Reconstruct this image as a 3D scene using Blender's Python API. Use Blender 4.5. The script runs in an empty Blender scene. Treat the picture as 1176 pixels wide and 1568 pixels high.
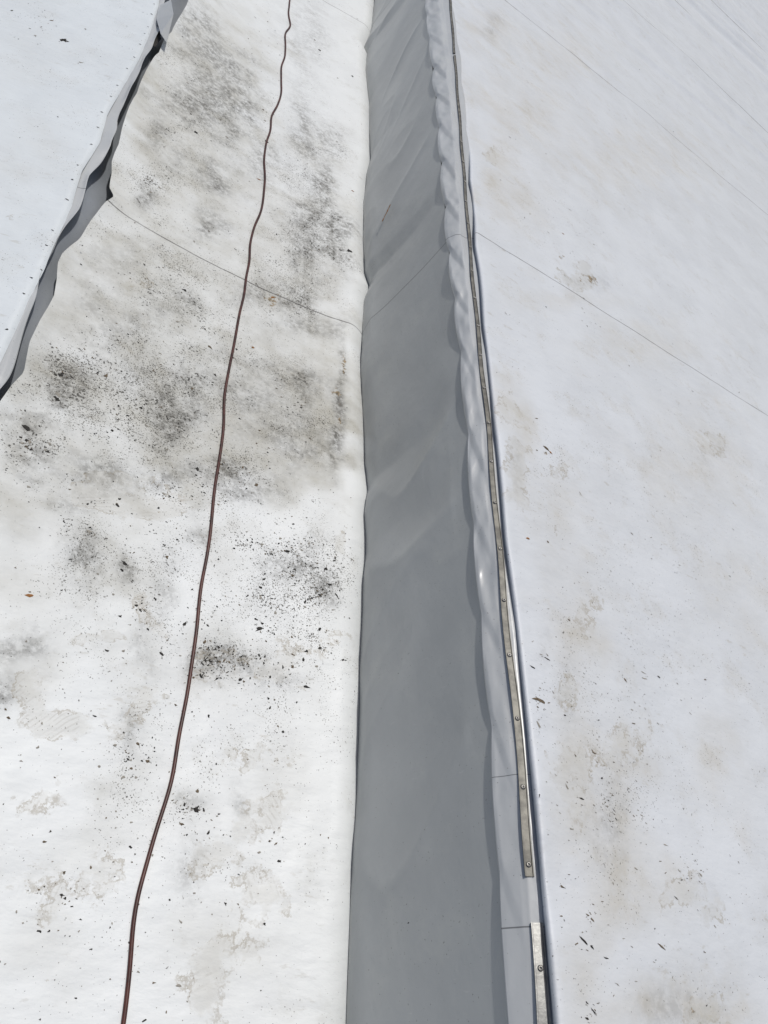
import bpy, math, random
import numpy as np
rng=np.random.default_rng(7); random.seed(7)
scene=bpy.context.scene
# ---------------------------------------------------------------- camera model
F=1132.0; PIT=math.atan2(1516,1132); CP,SP=math.cos(PIT),math.sin(PIT); H=1.6
cam=bpy.data.cameras.new("camera"); co=bpy.data.objects.new("camera",cam); scene.collection.objects.link(co)
co.location=(0,0,H); co.rotation_euler=(math.pi/2-PIT,0,0)
cam.sensor_fit='VERTICAL'; cam.sensor_height=36; cam.lens=26; cam.clip_start=.02; cam.clip_end=2000
scene.camera=co
# survey helper : photo measurement -> metric position on the real surface
def zL(x):
    d=-(x+.076); return .415*d+.288*d*d
def zR(x): return .346-.648*(x-.273)
def zW(x): return (x+.076)*1.24
def zF(x): return .50+.30*(-.85-x)
def hit(px,py,zf):
    u=(px-588)/F; v=(784-py)/F; d=(u,CP+v*SP,-SP+v*CP)
    g=lambda t:(H+d[2]*t)-(zf(d[0]*t) if callable(zf) else zf)
    t0=.4; t=.4
    while g(t)>0 and t<80: t0=t; t*=1.03
    a,b=t0,t
    for _ in range(40):
        m=(a+b)/2
        if g(m)>0:a=m
        else:b=m
    return d[0]*a,d[1]*a
def line(pts,zf):
    P=sorted([hit(x,y,zf)[::-1] for x,y in pts]); ys=np.array([p[0] for p in P]); xs=np.array([p[1] for p in P])
    return lambda Y:np.interp(Y,ys,xs)
# ---------------------------------------------------------------- numpy noise
def vn(x,y,s):
    T=np.random.default_rng(s).random((256,256))
    xi=np.floor(x).astype(int); yi=np.floor(y).astype(int); fx=x-xi; fy=y-yi
    fx=fx*fx*(3-2*fx); fy=fy*fy*(3-2*fy)
    g=lambda a,b:T[a%256,b%256]
    return ((g(xi,yi)*(1-fx)+g(xi+1,yi)*fx)*(1-fy)+(g(xi,yi+1)*(1-fx)+g(xi+1,yi+1)*fx)*fy)*2-1
def fbm(x,y,s,o=4):
    r=0;a=1
    for i in range(o): r=r+a*vn(x*2**i+17*i,y*2**i+5*i,s+i); a*=.5
    return r
def rot(x,y,a): return x*math.cos(a)-y*math.sin(a), x*math.sin(a)+y*math.cos(a)
# ---------------------------------------------------------------- edges
valley=line([(574,0),(571,25),(567,45),(556,66),(562,75),(560,100),(566,150),(567,200),(569,235),(563,260),(558,300),(556,360),(559,410),(567,430),(560,450),(556,490),(554,540),(557,600),(561,700),(567,740),(561,775),(562,840),(558,900),(555,960),(553,1050),(550,1150),(547,1250),(541,1350),(537,1450),(532,1568)],-.005)
stripL=line([(285,0),(270,30),(250,68),(225,115),(200,170),(185,215),(172,250),(167,285),(172,292),(160,305),(140,335),(120,370),(100,398),(93,412),(84,455),(65,495),(50,530),(35,575),(15,610),(0,635)],.462)
farE=line([(243,0),(232,40),(213,85),(190,125),(163,175),(152,215),(125,260),(108,310),(85,360),(62,410),(40,460),(13,520),(0,550)],.50)
flapL=line([(650,0),(660,110),(668,180),(672,250),(683,380),(700,520),(712,650),(722,800),(735,950),(748,1100),(760,1300),(767,1400),(779,1568)],.318)
railC=line([(690,0),(702,150),(714,300),(724,420),(736,540),(749,660),(760,790),(772,920),(786,1050),(799,1180),(812,1340),(821,1400),(831,1568)],.345)
rE0=line([(692,0),(697,40),(704,85),(706,120),(712,170),(717,230),(722,290),(727,360),(737,460),(747,560),(760,680),(773,830),(791,960),(808,1130),(823,1290),(833,1400),(847,1568)],.346)
def rEdge(Y): return rE0(Y)+.0055*np.clip((Y-.7)/1.5,0,1)*(np.abs(np.sin(np.pi*(Y-.1)/.36))-.6)
def sink(Y): return .011*np.clip((Y-1.0)/.9,0,1)*(.75+.25*np.sin(Y*17))
# ---------------------------------------------------------------- full surfaces
def SL(X,Y):
    z=zL(X)
    a,b=rot(X,Y,.5)
    z=z+.0045*fbm(X*3.2,Y*2.2,11,3)+.0014*fbm(a*14,b*9,15,3)
    d=X-valley(Y)
    k=np.clip(1+d/.050,0,1.2); z=z-.036*k**2.6
    z=z+.003*np.exp(-((d+.05)/.03)**2)*fbm(X*0,Y*7,19,2)
    e=np.clip(1-(X-stripL(Y))/.05,0,1.0); z=z+.012*e**2*(.4+np.abs(vn(X*0,Y*6,21)))
    return z
def SR(X,Y):
    z=zR(X); a,b=rot(X,Y,-.45)
    far=np.clip((Y-3.0)/7,0,1)
    a2,b2=rot(X,Y,-.10)
    z=z+.006*fbm(X*1.7,Y*1.9,31,3)+.0014*fbm(a*7,b*17,35,3)
    rp=vn(b2*1.9,a2*.22,37)+.5*vn(b2*4.3,a2*.4,38); z=z+.07*far*(1-np.clip(np.abs(rp)*1.6,0,1))**1.5
    d=X-rEdge(Y); k=np.clip(1-d/.014,0,1)
    z=z-.010*(1-np.sqrt(np.clip(1-k*k,0,1)))
    z=z+.0035*np.exp(-((d-.02)/.02)**2)*(vn(X*0,Y*9,41))
    return z
def SF(X,Y):
    z=zF(X)+.005*fbm(X*2,Y*2.5,51,3)+.0015*fbm(X*12,Y*12,52,2)
    k=np.clip(1-(farE(Y)-X)/.012,0,1); return z-.008*k*k
# ---------------------------------------------------------------- mesh helpers
def grid(name,X,Y,Z,mat,attrs=None):
    ny,nx=X.shape; V=np.stack([X,Y,Z],-1).reshape(-1,3)
    i=np.arange(ny-1)[:,None]*nx+np.arange(nx-1)[None,:]; i=i.ravel()
    Fc=np.stack([i,i+1,i+nx+1,i+nx],-1)
    me=bpy.data.meshes.new(name); me.vertices.add(len(V)); me.vertices.foreach_set("co",V.ravel())
    me.loops.add(Fc.size); me.loops.foreach_set("vertex_index",Fc.ravel().astype(np.int32))
    me.polygons.add(len(Fc)); me.polygons.foreach_set("loop_start",(np.arange(len(Fc))*4).astype(np.int32))
    me.polygons.foreach_set("loop_total",np.full(len(Fc),4,np.int32)); me.polygons.foreach_set("use_smooth",np.ones(len(Fc),bool))
    me.update(calc_edges=True); me.validate()
    if attrs:
        for k,v in attrs.items():
            a=me.attributes.new(k,'FLOAT','POINT'); a.data.foreach_set("value",v.ravel().astype(np.float32))
    me.materials.append(mat); o=bpy.data.objects.new(name,me); scene.collection.objects.link(o); return o
def rows(y0,y1,step,yfar,g=1.04):
    r=list(np.arange(y0,y1,step)); s=step
    while r[-1]<yfar: s*=g; r.append(r[-1]+s)
    return np.array(r)
def frame(px,py,zf):
    c=np.array(hit(px,py,zf)); a=np.array(hit(px+6,py,zf)); b=np.array(hit(px,py+6,zf))
    return c,np.stack([(a-c)/6,(b-c)/6],1)
def paint(X,Y,blobs,zf,seed):
    out=np.zeros_like(X)
    wx=.65*fbm(X*11,Y*11,seed,4); wy=.65*fbm(X*11+50,Y*11,seed+9,4)
    for px,py,rx,ry,s in blobs:
        c,J=frame(px,py,zf); Ji=np.linalg.inv(J@np.diag([rx,ry]))
        dx=X-c[0]; dy=Y-c[1]
        a=Ji[0,0]*dx+Ji[0,1]*dy+wx; b=Ji[1,0]*dx+Ji[1,1]*dy+wy
        out=1-(1-out)*(1-s*np.exp(-np.clip(a*a+b*b,0,30)))
    return out
# ---------------------------------------------------------------- node helper
class N:
    def __init__(s,name):
        s.m=bpy.data.materials.new(name); s.m.use_nodes=True; s.t=s.m.node_tree; s.n=s.t.nodes; s.b=s.n["Principled BSDF"]
        s.co=s.n.new("ShaderNodeTexCoord").outputs["Object"]
    def L(s,a,b):
        if isinstance(a,(int,float)): b.default_value=a
        elif isinstance(a,tuple): b.default_value=a if len(a)==len(b.default_value) else a+(1,)
        else: s.t.links.new(a,b)
    def math(s,op,a,b=0.0,clamp=False):
        n=s.n.new("ShaderNodeMath"); n.operation=op; n.use_clamp=clamp; s.L(a,n.inputs[0]); s.L(b,n.inputs[1]); return n.outputs[0]
    def mul(s,a,b): return s.math('MULTIPLY',a,b)
    def cen(s,a,k): return s.mul(s.math('SUBTRACT',a,.5),k)
    def noise(s,sc,det=3,ro=.55,vec=None,dist=0):
        n=s.n.new("ShaderNodeTexNoise"); n.inputs["Scale"].default_value=sc; n.inputs["Detail"].default_value=det
        n.inputs["Roughness"].default_value=ro; n.inputs["Distortion"].default_value=dist; s.L(vec or s.co,n.inputs["Vector"]); return n.outputs["Fac"]
    def map(s,sc=(1,1,1),ro=(0,0,0),lo=(0,0,0)):
        n=s.n.new("ShaderNodeMapping"); n.inputs["Scale"].default_value=sc; n.inputs["Rotation"].default_value=ro; n.inputs["Location"].default_value=lo
        s.L(s.co,n.inputs["Vector"]); return n.outputs[0]
    def rng(s,v,a,b,c=0.,d=1.):
        n=s.n.new("ShaderNodeMapRange"); n.interpolation_type='SMOOTHSTEP'
        for k,x in zip(range(5),(v,a,b,c,d)): s.L(x,n.inputs[k])
        return n.outputs[0]
    def attr(s,k):
        n=s.n.new("ShaderNodeAttribute"); n.attribute_name=k; return n.outputs["Fac"]
    def mix(s,f,a,b):
        n=s.n.new("ShaderNodeMix"); n.data_type='RGBA'; s.L(f,n.inputs[0]); s.L(a,n.inputs[6]); s.L(b,n.inputs[7]); return n.outputs[2]
    def bump(s,h,st,d,nrm=None):
        n=s.n.new("ShaderNodeBump"); n.inputs["Strength"].default_value=st; n.inputs["Distance"].default_value=d
        s.L(h,n.inputs["Height"]); 
        if nrm is not None: s.L(nrm,n.inputs["Normal"])
        return n.outputs[0]
def pvc(name,base,stainc,seams,rough=.45,right=False):
    s=N(name)
    sep=s.n.new("ShaderNodeSeparateXYZ"); s.L(s.co,sep.inputs[0]); X,Y=sep.outputs[0],sep.outputs[1]
    mid=s.noise(9,6,.68); fine=s.noise(70,5,.72); n5=s.noise(4.3,4,.65); n18=s.noise(19,4,.65)
    aS,aM,aD,aT,aC=s.attr("stain"),s.attr("smudge"),s.attr("mildew"),s.attr("tide"),s.attr("mud")
    col=s.mix(s.rng(n5,.35,.65),base,tuple(c*.94 for c in base))
    st=s.mul(aS,s.rng(mid,.30,.62,.55,1.0))
    st=s.math('ADD',st,s.mul(s.rng(mid,.53,.70),.22 if not right else .26),True)
    col=s.mix(st,col,stainc)
    sm=s.mul(aM,s.rng(fine,.34,.60,.22,1.0)); sm=s.mul(sm,s.rng(n18,.34,.58,.32,1.0))
    col=s.mix(sm,col,(.105,.10,.088))
    # mildew micro specks, two sizes
    thr=s.math('SUBTRACT',.755,s.mul(aD,.165))
    sp=s.math('ADD',s.noise(150,3,.6),s.cen(n18,.50))
    col=s.mix(s.mul(s.rng(s.math('SUBTRACT',sp,thr),0.0,.03),.88),col,(.055,.052,.045))
    sp=s.math('ADD',s.noise(290,1,.5),s.cen(mid,.40)); thr=s.math('SUBTRACT',.755,s.mul(aD,.18))
    col=s.mix(s.mul(s.rng(s.math('SUBTRACT',sp,thr),0.0,.04),.78),col,(.10,.095,.08))
    # streaky scuffs
    sc=s.rng(s.noise(1.0,4,.68,s.map((14,55,30),(0,0,.6 if right else -.5))),.60,.70)
    sc=s.mul(sc,s.rng(n5,.43,.60))
    col=s.mix(s.mul(sc,.45 if right else .38),col,(.40,.375,.32))
    # dried tide marks
    tm=s.rng(aT,.12,.45)
    ti=s.math('ADD',aT,s.cen(s.noise(30,5,.7),1.5))
    band=s.math('SUBTRACT',1.0,s.rng(s.math('ABSOLUTE',s.math('SUBTRACT',ti,.55)),.01,.09))
    band=s.mul(s.mul(band,tm),s.rng(n18,.42,.60))
    col=s.mix(s.mul(band,.55),col,(.30,.26,.19))
    inner=s.mul(s.rng(ti,.45,.8),tm)
    col=s.mix(s.mul(inner,.28),col,(.46,.44,.38))
    if not right:
        wv=s.n.new("ShaderNodeTexWave"); wv.wave_type='RINGS'; wv.rings_direction='SPHERICAL'; wv.inputs["Scale"].default_value=38; wv.inputs["Distortion"].default_value=26; wv.inputs["Detail"].default_value=2; wv.inputs["Detail Scale"].default_value=.14
        s.L(s.map((1,1,1),(0,0,.9),(.45,.2,0)),wv.inputs["Vector"])
        tr=s.mul(s.mul(s.rng(wv.outputs["Fac"],.6,.9),s.rng(aT,.3,.7)),s.rng(n18,.48,.62))
        col=s.mix(s.mul(tr,.24),col,(.33,.31,.27))
    # mud crust
    mu=s.rng(s.math('ADD',aC,s.cen(fine,1.5)),.46,.62); mu=s.mul(mu,s.rng(aC,.1,.3))
    col=s.mix(s.mul(mu,.85),col,s.mix(s.rng(s.noise(160,2,.6),.4,.6),(.31,.22,.11),(.10,.08,.05)))
    hs=None
    for (y0,w,str_) in seams:
        yy=s.math('ADD',Y,s.cen(n5,.010))
        d=s.math('ABSOLUTE',s.math('SUBTRACT',yy,y0)); l=s.math('SUBTRACT',1.0,s.rng(d,w*.4,w))
        col=s.mix(s.mul(s.mul(l,str_),s.rng(mid,.3,.6,.55,1.)),col,(.09,.085,.08))
        lap=s.rng(s.math('SUBTRACT',yy,y0),-.001,.001)
        hs=lap if hs is None else s.math('ADD',hs,lap)
    s.L(col,s.b.inputs["Base Color"])
    s.L(s.rng(s.math('ADD',st,sm),0.,.8,rough,.85),s.b.inputs["Roughness"]); s.b.inputs["Specular IOR Level"].default_value=.35
    h=s.math('ADD',s.noise(13,4,.5,s.map((1,2.2,1),(0,0,.5))),s.mul(fine,.08))
    nr=s.bump(h,.45,.008)
    if hs is not None: nr=s.bump(hs,.6,.0012,nr)
    s.L(nr,s.b.inputs["Normal"]); return s.m
P0=1.96; PD=2.45
seR=[(P0+PD*i,.0026+.0022*i,.8) for i in range(0,9)]
whiteL=pvc("white_pvc_soiled",(.75,.77,.765),(.455,.445,.395),[(P0,.0030,.85),(P0+PD,.0038,.6)])
whiteR=pvc("white_pvc_slope",(.635,.66,.69),(.465,.445,.395),seR,right=True)
whiteF=pvc("white_pvc_clean",(.66,.70,.72),(.52,.53,.52),[])
# ---------------------------------------------------------------- dirt maps
stainB=[(330,330,210,130,.62),(200,440,130,100,.7),(250,600,230,120,.68),(420,620,140,120,.68),(460,690,80,60,.5),(300,680,220,60,.6),(60,620,90,90,.5),(300,230,90,80,.6),(310,120,90,90,.6),(230,180,60,60,.6),
 (440,430,90,70,.5),(60,790,100,60,.35),(190,850,80,60,.4),(40,1010,60,50,.4),(200,1150,60,60,.35),(60,1460,60,60,.3),(340,1000,70,50,.4),(300,1260,60,40,.25),(100,900,90,50,.3),(500,560,40,80,.55),(220,1000,40,60,.3),(370,60,60,60,.4),(160,1250,70,60,.3),(340,1460,50,60,.3),(420,1180,50,60,.2)]
smB=[(460,590,34,32,.7),(270,640,28,38,.85),(250,725,150,18,.6),(523,585,6,60,1),(518,640,8,40,1),(513,700,8,30,.9),(490,690,30,30,.65),(520,360,18,28,1),(528,400,16,18,1),(480,385,40,30,.9),(470,330,30,40,.8),(500,290,20,28,.8),(330,275,24,24,.85),(300,150,44,34,.75),(355,170,36,40,.8),(350,110,28,32,.7),(460,200,20,50,.65),(315,345,24,20,.75),(240,205,20,20,.7),
 (190,862,14,16,.9),(120,850,24,32,.75),(30,985,34,26,.65),(15,1060,18,26,.75),(345,1015,46,24,.9),(460,870,56,40,.65),(500,905,24,28,.75),(420,1040,32,20,.75),(285,1225,30,16,.6),(290,1325,22,50,.35),(200,1120,16,36,.55),(370,1225,14,30,.45),(40,690,36,32,.85),(110,575,36,26,.7),(220,300,16,16,.75),(270,470,30,26,.6),(390,450,30,16,.6),(90,610,12,18,.8),(345,720,30,18,.7),(300,820,18,26,.65),(215,980,14,40,.5),(480,500,44,16,.6),(290,40,26,36,.65),(320,70,28,44,.65),(400,250,28,36,.55),(160,740,40,20,.55),(470,650,54,60,.5),(260,590,120,50,.42),(390,590,40,60,.42),(470,60,30,60,.35),(180,500,60,40,.4),(370,750,60,14,.5),(470,450,40,24,.6),(500,240,22,60,.55),(80,770,40,26,.4),(250,900,20,60,.35),(380,120,20,30,.45),(270,250,30,24,.45),(130,460,30,20,.4),(60,640,60,50,.35),(200,400,80,40,.25)]
miB=[(450,840,50,26,.85),(490,890,40,40,1.0),(440,920,60,40,.8),(345,1010,46,24,1.0),(480,980,40,40,.7),(190,640,90,50,.8),(110,575,60,40,.85),(40,690,50,40,.95),(290,610,100,40,.75),(370,720,60,26,.85),(460,650,50,70,.8),(280,450,90,60,.75),(330,760,80,30,.6),(120,850,50,50,.65),(260,880,60,80,.65),(460,430,60,50,.75),(480,360,50,60,.85),(300,160,90,80,.7),(230,290,50,40,.75),(480,240,50,90,.7),(430,1080,50,50,.55),(290,1250,40,30,.65),(200,1150,30,50,.5),(350,550,60,40,.6),(180,560,60,70,.65),(500,1120,20,50,.45),(390,870,60,60,.6),(300,1050,250,250,.3),(300,400,250,300,.4),(250,640,220,90,.4)]
tiB=[(150,760,50,28,.9),(250,775,50,16,.8),(100,1110,50,30,1.0),(210,730,60,14,.8),(130,980,60,14,.8),(320,1300,60,46,.9),(60,1380,60,60,.6),(330,1490,60,70,.95),(400,1020,40,20,.8),(310,1000,40,40,.7),(450,1000,60,60,.6),(200,430,60,14,.7),(200,1080,40,50,.7),(230,960,30,60,.6),(380,1160,50,40,.6),(520,820,14,20,.9),(60,1060,40,50,.7),(400,1380,40,50,.8),(220,760,100,20,.6),(400,1250,40,40,.8),(150,1330,60,50,.7),(80,1220,60,40,.7)]
muB=[(418,460,10,14,.5),(515,600,9,12,.6),(245,785,24,4,.45),(75,1505,16,8,.4),(526,560,5,24,.65),(520,640,5,20,.6),(420,450,20,10,.35),(385,530,5,6,.5)]
rst=[(940,1270,50,120,.7),(900,960,40,90,.65),(860,800,40,60,.45),(790,320,40,50,.55),(1020,1370,50,50,.45),(760,240,20,50,.65),(800,170,60,40,.45),(1060,700,90,70,.4),(1000,520,80,30,.4),(860,460,80,14,.45),(750,45,30,24,.55),(1130,900,60,60,.35),(900,1400,40,90,.5),(775,620,18,40,.55),(800,690,18,70,.55),(1060,1540,70,50,.65),(850,80,80,40,.4),(980,240,120,50,.4),(940,1560,60,30,.45),(1100,1150,40,80,.4),(880,1180,30,100,.55)]
rsm=[(790,700,10,50,.3),(1045,1545,50,40,.3),(830,990,10,30,.25),(755,40,14,14,.3),(940,1240,30,70,.25),(1080,690,30,20,.2),(890,430,30,20,.3),(1000,900,200,300,.05),(870,1080,16,60,.25)]
rti=[(890,420,34,26,.95),(970,1120,36,30,.9),(1030,1370,44,34,.9),(790,690,22,90,.9),(880,1210,26,60,.75),(930,1170,60,40,.75),(760,240,20,30,.7),(1080,680,40,20,.75),(850,720,20,60,.6),(1060,1530,40,30,.9),(905,940,26,30,.7),(1100,1400,30,70,.65),(870,1060,20,50,.7)]
rmu=[(905,430,14,12,.64),(862,398,10,7,.62),(838,690,8,7,.78),(1015,1452,14,6,.52),(1060,1555,14,14,.52),(858,1358,12,3,.5),(880,1090,5,24,.5),(925,1270,5,30,.42),(1050,1520,10,8,.5),(780,600,5,14,.4),(810,330,6,4,.5)]
rmi=[(870,1050,50,90,.45),(930,1200,50,90,.45),(860,330,60,40,.35),(900,1400,50,60,.4),(840,700,20,60,.4),(1000,900,200,400,.2)]
m=lambda B,zf,sd,X,Y:paint(X,Y,B,zf,sd)
ys=rows(-1.2,5.6,.009,45); s=np.linspace(0,1,130); s=1-(1-s)**1.35
Yg,S=np.meshgrid(ys,s,indexing='ij'); X0=stripL(Yg); X1=valley(Yg)+.004
Xg=X0+(X1-X0)*S
grid("tent_roof_strip",Xg,Yg,SL(Xg,Yg),whiteL,dict(stain=m(stainB,zL,100,Xg,Yg),smudge=m(smB,zL,120,Xg,Yg),mildew=m(miB,zL,140,Xg,Yg),tide=m(tiB,zL,160,Xg,Yg),mud=m(muB,zL,180,Xg,Yg)))
ys=rows(-1.2,4.5,.013,62,1.006); d=np.concatenate([[-.003,-.0015],np.linspace(0,.02,9)[:-1],np.linspace(.02,1.5,100)[:-1],1.5+18*np.linspace(0,1,90)**1.6])
Yg,D=np.meshgrid(ys,d,indexing='ij'); Xg=rEdge(Yg)+np.maximum(D,0); Zg=SR(Xg,Yg); Zg=Zg+np.where(D<0,D*8,0)
grid("tent_roof_slope",Xg,Yg,Zg,whiteR,dict(stain=m(rst,zR,200,Xg,Yg),smudge=m(rsm,zR,220,Xg,Yg),mildew=m(rmi,zR,240,Xg,Yg),tide=m(rti,zR,260,Xg,Yg),mud=m(rmu,zR,280,Xg,Yg)))
ys=rows(-1.2,5.6,.013,45); d=np.linspace(0,1,110)**1.8*5
Yg,D=np.meshgrid(ys,d,indexing='ij'); Xg=farE(Yg)-D; Z=SF(Xg,Yg); z0=np.zeros_like(Xg)
grid("tent_roof_slope",Xg,Yg,Z,whiteF,dict(stain=m([(40,240,60,60,.4),(60,60,60,60,.3)],zF,300,Xg,Yg),smudge=z0,mildew=z0+.1,tide=m([(20,320,50,40,.4)],zF,310,Xg,Yg),mud=z0))
# ---------------------------------------------------------------- grey membranes
def greymat(name,c,rough=.42,seams=()):
    s=N(name); sep=s.n.new("ShaderNodeSeparateXYZ"); s.L(s.co,sep.inputs[0]); Y=sep.outputs[1]
    col=s.mix(s.rng(s.noise(2.2,4,.6),.3,.7),c,tuple(x*.90 for x in c))
    n7=s.noise(7,6,.7); col=s.mix(s.mul(s.rng(n7,.5,.72),.30),col,tuple(x*y for x,y in zip(c,(1.22,1.2,1.13))))
    sp=s.rng(s.math('ADD',s.noise(240,1,.5),s.cen(n7,.25)),.73,.78); col=s.mix(s.mul(sp,.55),col,(.10,.095,.08))
    sc=s.mul(s.rng(s.noise(1,3,.6,s.map((25,150,40),(0,0,.8))),.68,.76),.2); col=s.mix(sc,col,(.6,.6,.58))
    for y0,w in seams:
        d=s.math('ABSOLUTE',s.math('SUBTRACT',Y,y0)); l=s.math('SUBTRACT',1.0,s.rng(d,w*.4,w)); col=s.mix(s.mul(l,.7),col,(.05,.05,.05))
    s.L(col,s.b.inputs["Base Color"]); s.b.inputs["Roughness"].default_value=rough; s.b.inputs["Specular IOR Level"].default_value=.5
    nr=s.bump(s.noise(9,4,.5,s.map((1,.6,1),(0,0,.7))),.35,.012); nr=s.bump(s.noise(120,2,.5),.08,.001,nr); s.L(nr,s.b.inputs["Normal"]); return s.m
grey=greymat("grey_pvc",(.40,.415,.41),.34,[(P0,.0026),(P0+PD,.0034)])
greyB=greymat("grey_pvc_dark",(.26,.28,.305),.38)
greyF=greymat("grey_pvc_flap",(.47,.485,.49),.30,[(P0,.002),(.165,.0015),(.39,.001)])
ys=rows(-1.2,5.6,.010,45); s_=np.linspace(0,1,80)
Yg,S=np.meshgrid(ys,s_,indexing='ij')
xa=valley(Yg)-.008; xb=flapL(Yg)+.006
Xg=xa+(xb-xa)*S; Zg=-.010+(.322+.010)*S - .034*np.clip(1-S/.16,0,1)**2
a,b=rot(S*.36,Yg,.75); a3,b3=rot(S*.36,Yg,.35)
damp=1-.45*np.clip((Yg-1.6)/1.0,0,1)
fold=.007*fbm(a*3.5,b*1.9,61,2)
r1=(1-np.abs(fbm(a*4.2,b*1.8,66,2))); r2=(1-np.abs(fbm(a3*3+9,b3*1.5,68,2)))
fold+=.009*np.clip(r1,0,1)**4+.009*np.clip(r2,0,1)**5+.002*fbm(a*11,b*5,64,2)
env=np.sin(np.pi*np.clip(S,0,1))**.6*np.clip((1-S)/.15,0,1)
fold=fold*env*damp+.004*vn(S*0,Yg*8,71)*np.clip(1-S/.15,0,1)
Xg=Xg-.78*fold; Zg=Zg+.62*fold-.010*np.sin(np.pi*S)
grid("grey_gutter_membrane",Xg,Yg,Zg,grey)
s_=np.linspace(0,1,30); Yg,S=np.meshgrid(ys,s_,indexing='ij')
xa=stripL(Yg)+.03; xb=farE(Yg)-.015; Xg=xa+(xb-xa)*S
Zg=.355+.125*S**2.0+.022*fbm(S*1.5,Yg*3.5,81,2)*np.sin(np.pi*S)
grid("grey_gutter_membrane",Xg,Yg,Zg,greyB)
s_=np.linspace(0,1,12); Yg,S=np.meshgrid(rows(-1.2,5.6,.008,45),s_,indexing='ij')
Xg=farE(Yg)-.010+(.026+.018*fbm(Yg*4.1,Yg*0,83,2))*S; Zg=.4935-.010*S+.008*S*vn(Yg*9,S*2,84)
hem=grid("grey_edge_flap",Xg,Yg,Zg,greyF)
sm=hem.modifiers.new("thick",'SOLIDIFY'); sm.thickness=.001
# ---------------------------------------------------------------- flap clamped under the rail
ys=rows(-1.2,5.6,.005,45); s_=np.linspace(0,1,40); Yg,S=np.meshgrid(ys,s_,indexing='ij')
ph=(Yg-.25)/.24+.30*vn(Yg*2,Yg*0,89)
tri=np.abs((ph%1)-.5)*2
w=.3+.9*np.clip(np.abs(vn(Yg*2.6,Yg*0,91)),0,1)
grow=np.clip((Yg+.1)/1.1,.18,1.15)
xa=flapL(Yg)+.010*tri**2*w*grow-.002; xb=rEdge(Yg)+.004; Xg=xa+(xb-xa)*S
t=np.clip(S/.62,0,1)
diag=((ph+.6*t)%1); fac=np.minimum(diag/.16,(1-diag)/.84)
ph2=ph*1.7+.3; diag2=((ph2-.7*t)%1); fac2=np.minimum(diag2/.3,(1-diag2)/.7)
edge=np.clip((1-t)*4,0,1)
Zg=.3225+.0195*t+((.0085*w*fac+.0035*fac2)*(1-t)**.5*grow+.0028*fbm(S*3,Yg*14,93,2)*grow)*edge*np.clip(t*6+.15,0,1)
Zg=Zg+.0035*grow*np.sin(np.pi*t)*vn(Yg*7,S*2,97)
Zg=Zg-sink(Yg)*np.clip((S-.50)/.16,0,1)-.003*np.clip((S-.85)/.15,0,1)
flap=grid("grey_edge_flap",Xg,Yg,Zg,greyF)
sm=flap.modifiers.new("thick",'SOLIDIFY'); sm.thickness=.0008
# ---------------------------------------------------------------- aluminium rails with screws
def simple(name,c,metal=0,rough=.5,var=.3,sc=30):
    s=N(name); col=s.mix(s.rng(s.noise(sc,4,.6),.35,.65),c,tuple(x*(1-var) for x in c)); s.L(col,s.b.inputs["Base Color"])
    s.b.inputs["Metallic"].default_value=metal; s.b.inputs["Roughness"].default_value=rough
    s.L(s.bump(s.noise(sc*4,2,.6),.2,.001),s.b.inputs["Normal"]); return s.m
alu=simple("weathered_aluminium",(.175,.168,.145),.3,.5,.5,45)
alu2=simple("aluminium",(.25,.25,.24),.5,.4,.35,45)
steel=simple("screw_steel",(.28,.27,.25),.8,.4)
def new_mesh(name,V,Fc,mat,smooth=False,parent=None):
    me=bpy.data.meshes.new(name); me.from_pydata([tuple(v) for v in V],[],Fc); me.update()
    for p in me.polygons: p.use_smooth=smooth
    me.materials.append(mat); o=bpy.data.objects.new(name,me); scene.collection.objects.link(o)
    if parent: o.parent=parent
    return o
def rail(y0,y1,mt,w0,w1):
    e=bpy.data.objects.new("aluminium_clamping_rail",None); scene.collection.objects.link(e)
    prof=[(-1,-.001),(-1,.0042),(-.8,.0042),(-.72,.0022),(.72,.0022),(.8,.0042),(1,.0042),(1,-.001)]
    ys=np.arange(y0,y1+.001,.01); V=[];Fc=[]
    zz=lambda y:.3425+.001*math.sin(y*26)-float(sink(y))
    for y in ys:
        xc=float(railC(y))+.0015*math.sin(y*17); zc=zz(y); hw=w0+(w1-w0)*min(1,max(0,(y-.2)/1.6))
        for a,b in prof: V.append((xc+a*hw,y,zc+b-.12*a*hw))
    n=len(prof)
    for i in range(len(ys)-1):
        for j in range(n): k=(j+1)%n; Fc.append((i*n+j,i*n+k,(i+1)*n+k,(i+1)*n+j))
    Fc.append(tuple(range(n))[::-1]); Fc.append(tuple((len(ys)-1)*n+j for j in range(n)))
    new_mesh("rail_bar",V,Fc,mt,False,e)
    V=[];Fc=[]; y=y0+.017
    while y<min(y1,2.6):
        xc=float(railC(y))+.0015*math.sin(y*17); zc=zz(y)+.0022
        rings=[(.0045,0),(.0043,.001),(.0032,.0019),(.0015,.0021),(.0013,.0011)]
        b0=len(V)
        for r,h in rings:
            for k in range(12): a=k*math.pi/6; V.append((xc+r*math.cos(a),y+r*math.sin(a),zc+h))
        for q in range(len(rings)-1):
            for k in range(12): k2=(k+1)%12; Fc.append((b0+q*12+k,b0+q*12+k2,b0+q*12+12+k2,b0+q*12+12+k))
        Fc.append(tuple(b0+48+k for k in range(12)))
        y+=.12+random.uniform(-.004,.004)
    new_mesh("rail_screws",V,Fc,steel,True,e)
rail(.233,3.2,alu,.0072,.0042); rail(3.21,9.0,alu,.0042,.0042); rail(-1.1,.172,alu2,.0092,.0092)
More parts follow.
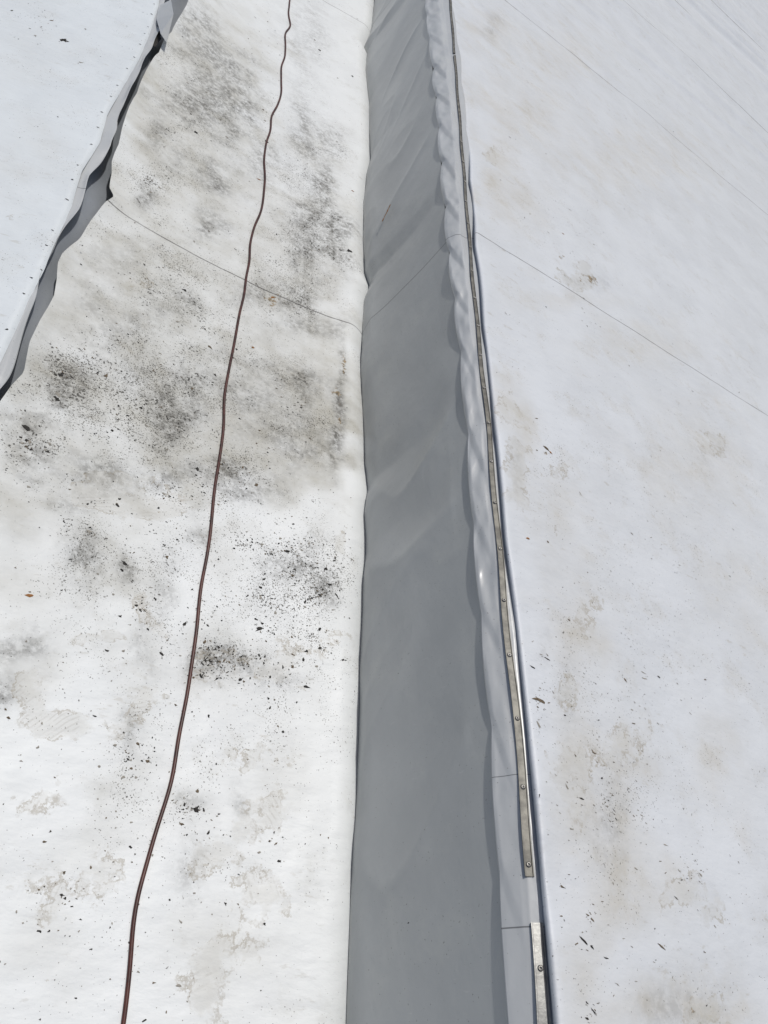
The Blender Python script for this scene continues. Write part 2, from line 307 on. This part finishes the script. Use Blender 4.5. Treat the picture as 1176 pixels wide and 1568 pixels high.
# ---------------------------------------------------------------- brown wire
wp=[(445,0),(441,50),(433,95),(430,125),(424,160),(412,215),(408,260),(403,310),(391,350),(386,380),(387,405),(378,435),(368,490),(358,545),(346,610),(344,660),(335,720),(329,780),(320,850),(307,910),(301,965),(290,1020),(285,1080),(270,1140),(259,1205),(240,1270),(223,1340),(208,1400),(201,1460),(188,1568)]
wl=line(wp,zL)
Yw=np.concatenate([np.arange(-1.2,5.6,.03),np.arange(5.6,30,.2)]); Xw=wl(Yw)+(.005+.006*np.clip(Yw-1.5,0,1))*vn(Yw*9,Yw*0,77)
k=np.ones(3)/3; Xw=np.convolve(np.pad(Xw,1,'edge'),k,'valid'); Zw=SL(Xw,Yw)+.0038
cu=bpy.data.curves.new("brown_wire",'CURVE'); cu.dimensions='3D'; cu.bevel_depth=.0039; cu.bevel_resolution=3
sp=cu.splines.new('NURBS'); sp.points.add(len(Yw)-1)
for i in range(len(Yw)): sp.points[i].co=(Xw[i],Yw[i],Zw[i],1)
sp.order_u=4; sp.use_endpoint_u=True
wo=bpy.data.objects.new("brown_wire",cu); scene.collection.objects.link(wo)
cu.materials.append(simple("brown_rubber",(.080,.022,.015),0,.45,.55,30))
# ---------------------------------------------------------------- dirt flakes
mats=[simple("black_grit_hole_shade",(.035,.032,.028),0,.9,.4,200),simple("brown_grit",(.15,.115,.075),0,.9,.4,200),simple("orange_leaf_bits",(.33,.15,.045),0,.8,.3,200),simple("grey_dust_flake",(.33,.31,.27),0,.95,.3,200)]
V=[];Fc=[];Mi=[]
def flake(x,y,Sf,r,asp,ang,mi,thick=0.0):
    n=random.randint(6,10); p=[]
    for k in range(n):
        a=2*math.pi*k/n; rr=r*random.uniform(.35,1.3); p.append((rr*asp*math.cos(a),rr*math.sin(a)))
    xs=np.array([x+q[0]*math.cos(ang)-q[1]*math.sin(ang) for q in p]+[x]); ys=np.array([y+q[0]*math.sin(ang)+q[1]*math.cos(ang) for q in p]+[y])
    zs=Sf(xs,ys)+.0006; zs[-1]+=min(r*.25,.002)+thick; b=len(V)
    for i in range(n+1): V.append((xs[i],ys[i],zs[i]))
    for i in range(n): Fc.append((b+i,b+(i+1)%n,b+n)); Mi.append(mi)
def scatter(px,py,rx,ry,n,zf,Sf,size=.0010,mi=(0,),asp=(1,2)):
    c,J=frame(px,py,zf); nc=max(2,n//14); cent=rng.normal(0,.6,(nc,2)); w=rng.random(nc)**3; w/=w.sum()
    for i in range(n):
        q=cent[rng.choice(nc,p=w)]+rng.standard_t(2.5,2)*.10 if rng.random()<.6 else rng.normal(0,.7,2)
        o=c+J@(q*np.array([rx,ry]))
        if Sf is SL and (o[0]>valley(o[1])-.03 or o[0]<stripL(o[1])+.01): continue
        if Sf is SR and o[0]<rEdge(o[1])+.02: continue
        r=size*math.exp(random.gauss(0,.55)); an=random.uniform(0,3.14) if Sf is not SR else random.gauss(-.3,.5)
        flake(o[0],o[1],Sf,min(r,.0042),random.uniform(*asp),an,random.choice(mi))
for px,py,rx,ry,n in [(450,845,46,26,220),(490,895,44,44,320),(440,930,60,40,200),(345,1012,44,24,360),(480,980,40,40,140),(40,690,40,34,150),(110,575,50,34,110),(185,655,70,34,140),(270,640,60,50,120),(365,720,50,24,120),(455,640,50,60,120),(285,455,80,50,110),(120,850,40,50,80),(480,370,46,50,190),(520,390,20,30,90),(225,292,30,24,80),(480,220,40,80,90),(300,160,80,70,90),(270,870,70,90,150),(420,1070,60,60,110),(290,1245,36,24,70),(200,1150,30,40,60),(60,1440,70,90,20),(400,1300,60,60,20),(170,540,60,60,120),(330,560,60,40,60),(250,740,120,30,110),(390,870,80,60,120)]:
    scatter(px,py,rx,ry,n,zL,SL,.00085,(0,0,0,1,3))
scatter(300,800,350,700,1000,zL,SL,.00075,(0,1,3)); scatter(250,1300,300,300,250,zL,SL,.0007,(0,1,3))
scatter(450,120,110,140,150,zL,SL,.0014,(0,1,3))
for px,py,rx,ry,n in [(880,440,80,60,40),(860,340,60,40,30),(870,1000,60,160,110),(930,1230,60,120,110),(900,1450,60,80,50),(840,180,80,120,40),(1050,950,160,260,100),(1050,1400,120,160,80),(980,600,200,140,70),(950,250,200,120,60)]:
    scatter(px,py,rx,ry,n,zR,SR,.0006,(1,1,3,3,1,0),(1.2,4.5))
scatter(80,160,80,180,50,zF,SF,.0013,(0,1,3))
for px,py,r,asp,an,mi in [(408,217,.010,1.2,.3,0),(60,1425,.0030,1.2,0,0),(428,1318,.0030,1.2,0,0),(187,873,.0035,1.1,0,0),(88,612,.006,1.2,1,0),(172,660,.0040,1,0,0),(42,658,.006,1.2,.4,0),(47,913,.0035,2,.5,2),(330,575,.004,1.2,0,0),(388,532,.004,1.4,0,2),(490,78,.007,1.3,0,0),(540,118,.006,1.3,1,0),(413,1287,.0025,1.3,0,1),(265,1225,.0015,2.5,.7,1),(505,897,.006,1.3,.9,0),(515,912,.003,3,2.2,0),(441,845,.006,1.4,.4,0),(470,998,.005,1.3,0,0),(397,965,.005,1.6,.7,0),(418,455,.005,2,.6,2),(300,203,.007,1,0,0),(470,1052,.004,2,0,0),(200,1297,.0025,1.2,0,0),(405,1415,.0022,1.2,0,0),(98,1335,.002,1.3,0,1),(540,292,.005,1.5,0,2),(397,275,.004,2,0,2),(535,385,.008,1.2,0,0)]:
    x,y=hit(px,py,zL); flake(x,y,SL,r,asp,an,mi,.001)
for px,py,r,asp,an,mi in [(835,686,.006,1.6,-.6,1),(843,694,.003,1.6,-.6,2),(895,1443,.0016,6,-.7,0),(905,1450,.003,1.5,-.7,0),(865,1095,.002,1.5,0,0),(822,690,.002,1.6,0,1),(862,360,.004,1.4,0,2),(1030,205,.004,1.3,0,0),(978,112,.005,1.2,0,0),(1132,600,.002,3,1,3),(862,1358,.0018,3,-.3,1),(826,1218,.0012,3,1.2,0),(1012,1450,.002,4,-.5,1),(1080,1040,.002,1.5,0,1),(808,825,.003,1.5,0,2)]:
    x,y=hit(px,py,zR); flake(x,y,SR,r,asp,an,mi,.0006)
x,y=hit(98,62,zF)
for an in (0,1.2,2.3): flake(x,y,SF,.006,2.2,an,0,.002)
for i in range(26):
    yy=1.15+i*.1+random.uniform(-.03,.03); flake(float(farE(yy))-.012,yy,SF,.0025,1.8,random.uniform(-.4,.6),0)
gz=lambda xs,ys:zW(xs)+.016
x,y=hit(592,332,zW)
for q in range(5): flake(x+.006*q-.012,y+.010*q-.02,gz,.004,2.2,1.0,2)
x,y=hit(625,1415,zW); flake(x,y,gz,.0018,1.2,0,0)
me=bpy.data.meshes.new("dirt_flakes"); me.from_pydata(V,[],Fc); me.update()
for mm in mats: me.materials.append(mm)
me.polygons.foreach_set("material_index",np.array(Mi,np.int32))
o=bpy.data.objects.new("dirt_flakes",me); scene.collection.objects.link(o)
def pt(px,py,z): 
    x,y=hit(px,py,z); return (x,y,z)
tv=[pt(243,10,.490),pt(262,0,.500),pt(266,22,.512),pt(255,66,.478),pt(246,52,.505),pt(240,30,.500)]
tg=new_mesh("torn_membrane_tongue",tv,[(0,1,2,5),(5,2,4),(4,2,3)],greyF,False); tg.modifiers.new("t",'SOLIDIFY').thickness=.001
tv=[pt(232,44,.483),pt(243,38,.486),pt(247,60,.480),pt(238,72,.474),pt(227,64,.480)]
new_mesh("hole_shade_patch",tv,[(0,1,2,3,4)],mats[0],False)  # flat sheet on the band, the hole's dark inside painted as black
# ---------------------------------------------------------------- ground, sky, sun
g=N("meadow_ground"); g.L(g.mix(g.rng(g.noise(.3,5,.6),.35,.65),(.06,.09,.03),(.12,.10,.06)),g.b.inputs["Base Color"]); g.b.inputs["Roughness"].default_value=.95
new_mesh("ground",[(-600,-600,-13.5),(600,-600,-13.5),(600,600,-13.5),(-600,600,-13.5)],[(0,1,2,3)],g.m)
from mathutils import Vector
D=Vector((.40,.34,.86)).normalized()
el=math.asin(D.z); az=math.atan2(D.x,D.y)
w=bpy.data.worlds.new("World"); scene.world=w; w.use_nodes=True
sk=w.node_tree.nodes.new("ShaderNodeTexSky"); sk.sky_type='NISHITA'; sk.sun_disc=False; sk.sun_elevation=el; sk.sun_rotation=az; sk.dust_density=3
bg=w.node_tree.nodes["Background"]; w.node_tree.links.new(sk.outputs[0],bg.inputs[0]); bg.inputs[1].default_value=.075
sl=bpy.data.lights.new("sun",'SUN'); sl.energy=2.4; sl.angle=math.radians(1.5); sl.color=(1,.975,.935)
so=bpy.data.objects.new("sun",sl); so.rotation_euler=D.to_track_quat('Z','Y').to_euler(); so.location=(3,2,6); scene.collection.objects.link(so)
scene.view_settings.view_transform='Standard'; scene.view_settings.look='None'; scene.view_settings.exposure=0
